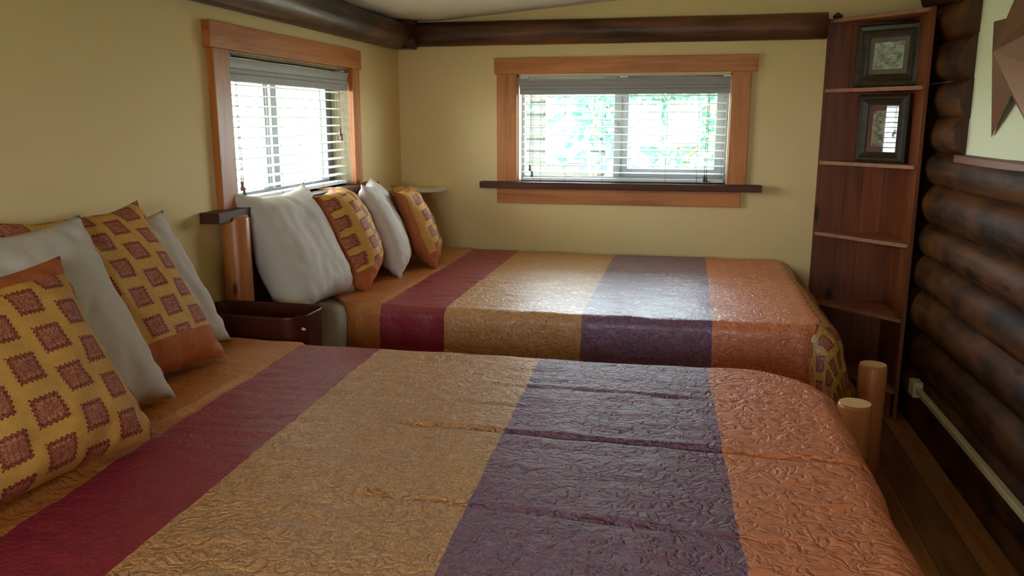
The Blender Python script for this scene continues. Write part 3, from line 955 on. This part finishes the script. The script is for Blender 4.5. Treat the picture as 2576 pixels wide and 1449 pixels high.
def picture(cx, cy, z, nyaw, lean, w, h, fw, matw, label, kind, matm):
    """framed picture standing at (cx,cy,z); nyaw = direction it faces"""
    root = empty('picture_frame', (cx, cy, z)); tag(root, label, 'picture', 'framed pictures on the corner bookcase')
    rot = Matrix.Translation((cx, cy, z)) @ Matrix.Rotation(R(nyaw + 90), 4, 'Z') @ Matrix.Rotation(R(-lean), 4, 'X')
    # local: x across, z up, front is -y
    def part(mb, name, mat, bevel=0.0):
        mb.bm.transform(rot)
        return mb.build(name, mat, root, None, bevel)
    f = MB()
    # moulded frame: outer and inner lip
    prof = [(0.0, 0.0), (0.0, -0.016), (0.012, -0.026), (fw * 0.45, -0.022), (fw * 0.6, -0.028), (fw * 0.8, -0.020), (fw, -0.014), (fw, 0.0)]
    loops = []
    for d, y in prof:
        loops.append([f.bm.verts.new(p) for p in ((-w / 2 + d, y, d), (w / 2 - d, y, d), (w / 2 - d, y, h - d), (-w / 2 + d, y, h - d))])
    for i in range(len(loops)):
        a, b = loops[i], loops[(i + 1) % len(loops)]
        for k in range(4):
            f.bm.faces.new((a[k], a[(k + 1) % 4], b[(k + 1) % 4], b[k]))
    part(f, 'frame', M['frame'])
    b = MB(); b.box((-w / 2 + 0.004, 0.001, 0.004), (w / 2 - 0.004, 0.005, h - 0.004)); part(b, 'backing_board', M['frame'])
    m = MB(); m.box((-w / 2 + fw - 0.003, -0.006, fw - 0.003), (w / 2 - fw + 0.003, -0.001, h - fw + 0.003)); part(m, 'mat_board', matm)
    p = MB()
    pw, ph = w - 2 * fw - 2 * matw, h - 2 * fw - 2 * matw
    vs = p.grid(2, 2, lambda u, v: (-pw / 2 + pw * u, -0.0085, fw + matw + ph * v), lambda u, v: (u * pw / ph, v), False)
    p.box((-pw / 2, -0.008, fw + matw), (pw / 2, -0.006, fw + matw + ph))
    part(p, 'photograph', mat_photo(kind + '_photograph', kind))
    g = MB(); g.box((-w / 2 + fw - 0.003, -0.0125, fw - 0.003), (w / 2 - fw + 0.003, -0.0105, h - fw + 0.003)); part(g, 'glass', M['glass'])
    return root
picture(2.592, -0.175, SZ[0] + 0.0095, 180 + 56, 3.0, 0.32, 0.305, 0.064, 0.024, 'framed grey photograph with a wide dark frame on the top bookcase shelf', 'snow', M['mat'])
picture(2.595, -0.18, SZ[1] + 0.0095, 180 + 45.3, 0.4, 0.27, 0.335, 0.052, 0.028, 'framed upright picture mirroring the window in its glass, on the second shelf', 'sketch', M['matr'])

# ------------------------------------------------------------------ barn star on the panel
def star():
    # outline in wall coordinates (y, z); centre off the right edge of the photograph
    X = WX
    cy, cz, Rr = -1.34, 1.702, 0.391
    root = empty('barn_star', (X, cy, cz)); tag(root, 'large brown tin star hanging on the pale panel', 'wall decoration')
    rr = Rr * 0.385
    mb = MB()
    a0 = STAR_A
    pts = []
    for k in range(10):
        a = R(a0 + 36 * k)
        q = Rr if k % 2 == 0 else rr
        pts.append(mb.bm.verts.new((X - (0.006 if k % 2 == 0 else 0.034), cy - q * math.cos(a), cz + q * math.sin(a))))
    cen = mb.bm.verts.new((X - 0.115, cy, cz))
    back = mb.bm.verts.new((X - 0.002, cy, cz))
    for k in range(10):
        mb.bm.faces.new((pts[k], pts[(k + 1) % 10], cen))
        mb.bm.faces.new((pts[(k + 1) % 10], pts[k], back))
    mb.build('star_body', M['star'], root)
STAR_A = 159.1
star()

# ------------------------------------------------------------------ surface raceway on the log wall
rw = empty('cable_raceway', (2.735, -0.75, 0.2)); tag(rw, 'almond cable raceway with its end box along the base of the log wall', 'cable cover')
box('end_box', M['plastic'], (2.706, -0.735, 0.212), (2.748, -0.655, 0.285), rw, 0.004)
mb = MB()
mb.box((2.716, YB + 0.6, 0.236), (2.742, -0.735, 0.262))
mb.build('channel', M['plastic'], rw, None, 0.004)

# ------------------------------------------------------------------ outdoors
M['grass'] = mat_plain('pale_gravel_ground', srgb(170, 172, 150), 0.95, 0.1, var=0.25, scale=3)
M['siding'] = mat_wood('pale_log_siding', srgb(70, 74, 68), srgb(110, 112, 102), 'x', 0.4, rough=0.7)
M['roof'] = mat_plain('weathered_shingle', srgb(120, 110, 100), 0.9, 0.1, var=0.2, scale=20)
M['cabwin'] = mat_plain('white_cabin_window_trim', srgb(232, 232, 228), 0.6, 0.3)
M['darkglass'] = mat_plain('cabin_window_glass', srgb(120, 150, 150), 0.1, 0.5)
M['leaf'] = mat_translucent('green_leaf', srgb(58, 104, 78), 0.3)
M['leaf2'] = mat_translucent('blue_green_leaf', srgb(52, 98, 84), 0.3)
M['bark'] = mat_plain('grey_bark', srgb(130, 118, 104), 0.9, 0.1, var=0.3, scale=15)
gr = MB().box((-40, -30, -0.75), (40, 45, -0.55)).build('ground', M['grass']); tag(gr, kind='structure')

def cabin():
    root = empty('log_cabin', (-1.9, 8.2, -0.55), R(10)); tag(root, 'pale neighbouring log cabin seen through the wide window', 'building')
    mw = parent_matrix(root)
    def place(mb, name, mat, parent=root, bevel=0.0):
        mb.bm.transform(mw)
        return mb.build(name, mat, parent, None, bevel)
    m = MB()
    for i in range(15):
        z = 0.1 + i * 0.19
        m.tube([(-1.2, 0, z), (2.55, 0, z)], 0.105, 14)
        m.tube([(2.4, -0.15, z + 0.09), (2.4, 4, z + 0.09)], 0.105, 14)
    m.box((-1.2, 0, 0), (2.4, 4, 2.9))
    place(m, 'log_walls', M['siding'])
    r = MB(); r.prism([(-0.9, 2.75), (2.0, 4.1), (4.9, 2.75), (4.9, 2.9), (2.0, 4.25), (-0.9, 2.9)], 0, -1.6, 2.9)
    place(r, 'roof', M['roof'])
    w = MB(); w.box((1.35, -0.16, 1.35), (2.0, -0.08, 2.35)); fr = place(w, 'window', M['cabwin'])
    g = MB(); g.box((1.42, -0.17, 1.42), (1.66, -0.155, 2.28)).box((1.70, -0.17, 1.42), (1.93, -0.155, 2.28)); place(g, 'pane', M['darkglass'], fr)
    d = MB()
    for i in range(4):
        d.box((-1.2, -1.3, 0.25 + i * 0.16), (2.9, -1.24, 0.31 + i * 0.16))
    place(d, 'porch_rail', M['siding'])
cabin()

def tree(x, y, trunk_r, height, crown_r, nleaf, seed, label, leafmat, low=0.25):
    rnd = random.Random(seed)
    root = empty('leafy_tree', (x, y, -0.55)); tag(root, label, 'tree', 'trees outside the windows')
    t = MB()
    path = [(x + 0.1 * math.sin(k * 1.3 + seed) * k / 5, y, -0.55 + height * 0.75 * k / 5) for k in range(6)]
    t.tube(path, [trunk_r * (1 - 0.12 * k) for k in range(6)], 12)
    for k in range(6):
        a = rnd.uniform(0, 6.28); h = -0.55 + height * rnd.uniform(0.35, 0.7)
        t.tube([(x, y, h), (x + crown_r * 0.4 * math.cos(a), y + crown_r * 0.4 * math.sin(a), h + 0.3), (x + crown_r * 0.8 * math.cos(a), y + crown_r * 0.8 * math.sin(a), h + 0.4)], [trunk_r * 0.4, trunk_r * 0.25, 0.01], 8)
    t.build('trunk', M['bark'], root)
    lf = MB()
    clumps = [(rnd.gauss(0, 0.45) * crown_r, rnd.gauss(0, 0.45) * crown_r, height * rnd.uniform(low, 1.0)) for _ in range(26)]
    for i in range(nleaf):
        c = clumps[i % len(clumps)]
        p = Vector((x + c[0] + rnd.gauss(0, 0.22), y + c[1] + rnd.gauss(0, 0.22), -0.55 + c[2] + rnd.gauss(0, 0.2)))
        if p.y < 1.5 and p.x > -1.2: continue
        a = Vector((rnd.uniform(-1, 1), rnd.uniform(-1, 1), rnd.uniform(-1, 1))).normalized()
        b = a.cross(Vector((rnd.uniform(-1, 1), rnd.uniform(-1, 1), rnd.uniform(-1, 1)))).normalized()
        s = rnd.uniform(0.05, 0.09)
        vs = [lf.bm.verts.new(p + q) for q in (-a * s, b * s * 0.45, a * s, -b * s * 0.45)]
        lf.bm.faces.new(vs)
    lf.build('foliage', leafmat, root, recalc=False)
tree(1.55, 5.3, 0.11, 3.0, 1.1, 3000, 3, 'leafy tree with a pale trunk beyond the right pane of the wide window', M['leaf'], 0.3)
tree(0.80, 3.2, 0.03, 2.6, 0.42, 420, 5, 'young tree in front of the neighbouring cabin corner', M['leaf2'], 0.25)
tree(3.2, 11.5, 0.14, 3.8, 1.7, 2800, 9, 'large tree standing far behind at the right of the wide window', M['leaf2'], 0.15)

# ------------------------------------------------------------------ light: overcast sky through the windows, sun on the yard
w = bpy.data.worlds.new('sky'); scene.world = w
w.use_nodes = True
nt = w.node_tree; nt.nodes.clear()
out = nt.nodes.new('ShaderNodeOutputWorld'); bg = nt.nodes.new('ShaderNodeBackground')
tc = nt.nodes.new('ShaderNodeTexCoord'); sp = nt.nodes.new('ShaderNodeSeparateXYZ'); rp = nt.nodes.new('ShaderNodeValToRGB')
nt.links.new(tc.outputs['Generated'], sp.inputs[0]); nt.links.new(sp.outputs[2], rp.inputs[0])
rp.color_ramp.elements[0].color = (0.88, 0.93, 1.0, 1); rp.color_ramp.elements[0].position = 0.0
rp.color_ramp.elements[1].color = (0.70, 0.83, 1.0, 1); rp.color_ramp.elements[1].position = 0.8
nt.links.new(rp.outputs[0], bg.inputs[0]); bg.inputs[1].default_value = 12.0
nt.links.new(bg.outputs[0], out.inputs[0])

sun = bpy.data.lights.new('sun', 'SUN'); sun.energy = 32.0; sun.angle = R(2); sun.color = (1.0, 0.96, 0.88)
so = bpy.data.objects.new('sun', sun); COL.objects.link(so)
so.rotation_euler = Vector((-1.0, 0.15, -1.3)).to_track_quat('-Z', 'Y').to_euler()

def portal(name, loc, rot, sx, sy):
    l = bpy.data.lights.new(name, 'AREA'); l.shape = 'RECTANGLE'; l.size = sx; l.size_y = sy
    l.cycles.is_portal = True
    o = bpy.data.objects.new(name, l); COL.objects.link(o)
    o.location = loc; o.rotation_euler = rot
portal('daylight_opening', (-0.158, (W1[0] + W1[1]) / 2, (W1[2] + W1[3]) / 2), (0, R(-90), 0), W1[3] - W1[2], W1[1] - W1[0])
portal('daylight_opening', ((W2[0] + W2[1]) / 2, 0.158, (W2[2] + W2[3]) / 2), (R(-90), 0, 0), W2[1] - W2[0], W2[3] - W2[2])
portal('daylight_opening', ((W3_FILL[0] + W3_FILL[1]) / 2, YB - 0.158, (W3_FILL[2] + W3_FILL[3]) / 2), (R(90), 0, 0), W3_FILL[1] - W3_FILL[0], W3_FILL[3] - W3_FILL[2])  # portal of the added fill window

# ------------------------------------------------------------------ camera
cam = bpy.data.cameras.new('camera')
cam.sensor_width = 36.0
cam.lens = 2060.0 / 2576.0 * 36.0
cam.clip_start = 0.02
co = bpy.data.objects.new('camera', cam); COL.objects.link(co)
co.location = (1.64406, -4.62966, 1.46613)
yaw, pitch = -0.207939, -0.202499
fwd = Vector((math.sin(yaw) * math.cos(pitch), math.cos(yaw) * math.cos(pitch), math.sin(pitch)))
co.rotation_euler = fwd.to_track_quat('-Z', 'Y').to_euler()
scene.camera = co

scene.view_settings.view_transform = 'Standard'
scene.view_settings.look = 'None'
scene.view_settings.gamma = 1.0
scene.view_settings.exposure = 1.18
scene.cycles.max_bounces = 8
scene.cycles.diffuse_bounces = 5
scene.cycles.glossy_bounces = 4
scene.cycles.transparent_max_bounces = 12
scene.cycles.sample_clamp_indirect = 6.0
scene.cycles.use_denoising = True
scene.cycles.caustics_reflective = False
scene.cycles.caustics_refractive = False
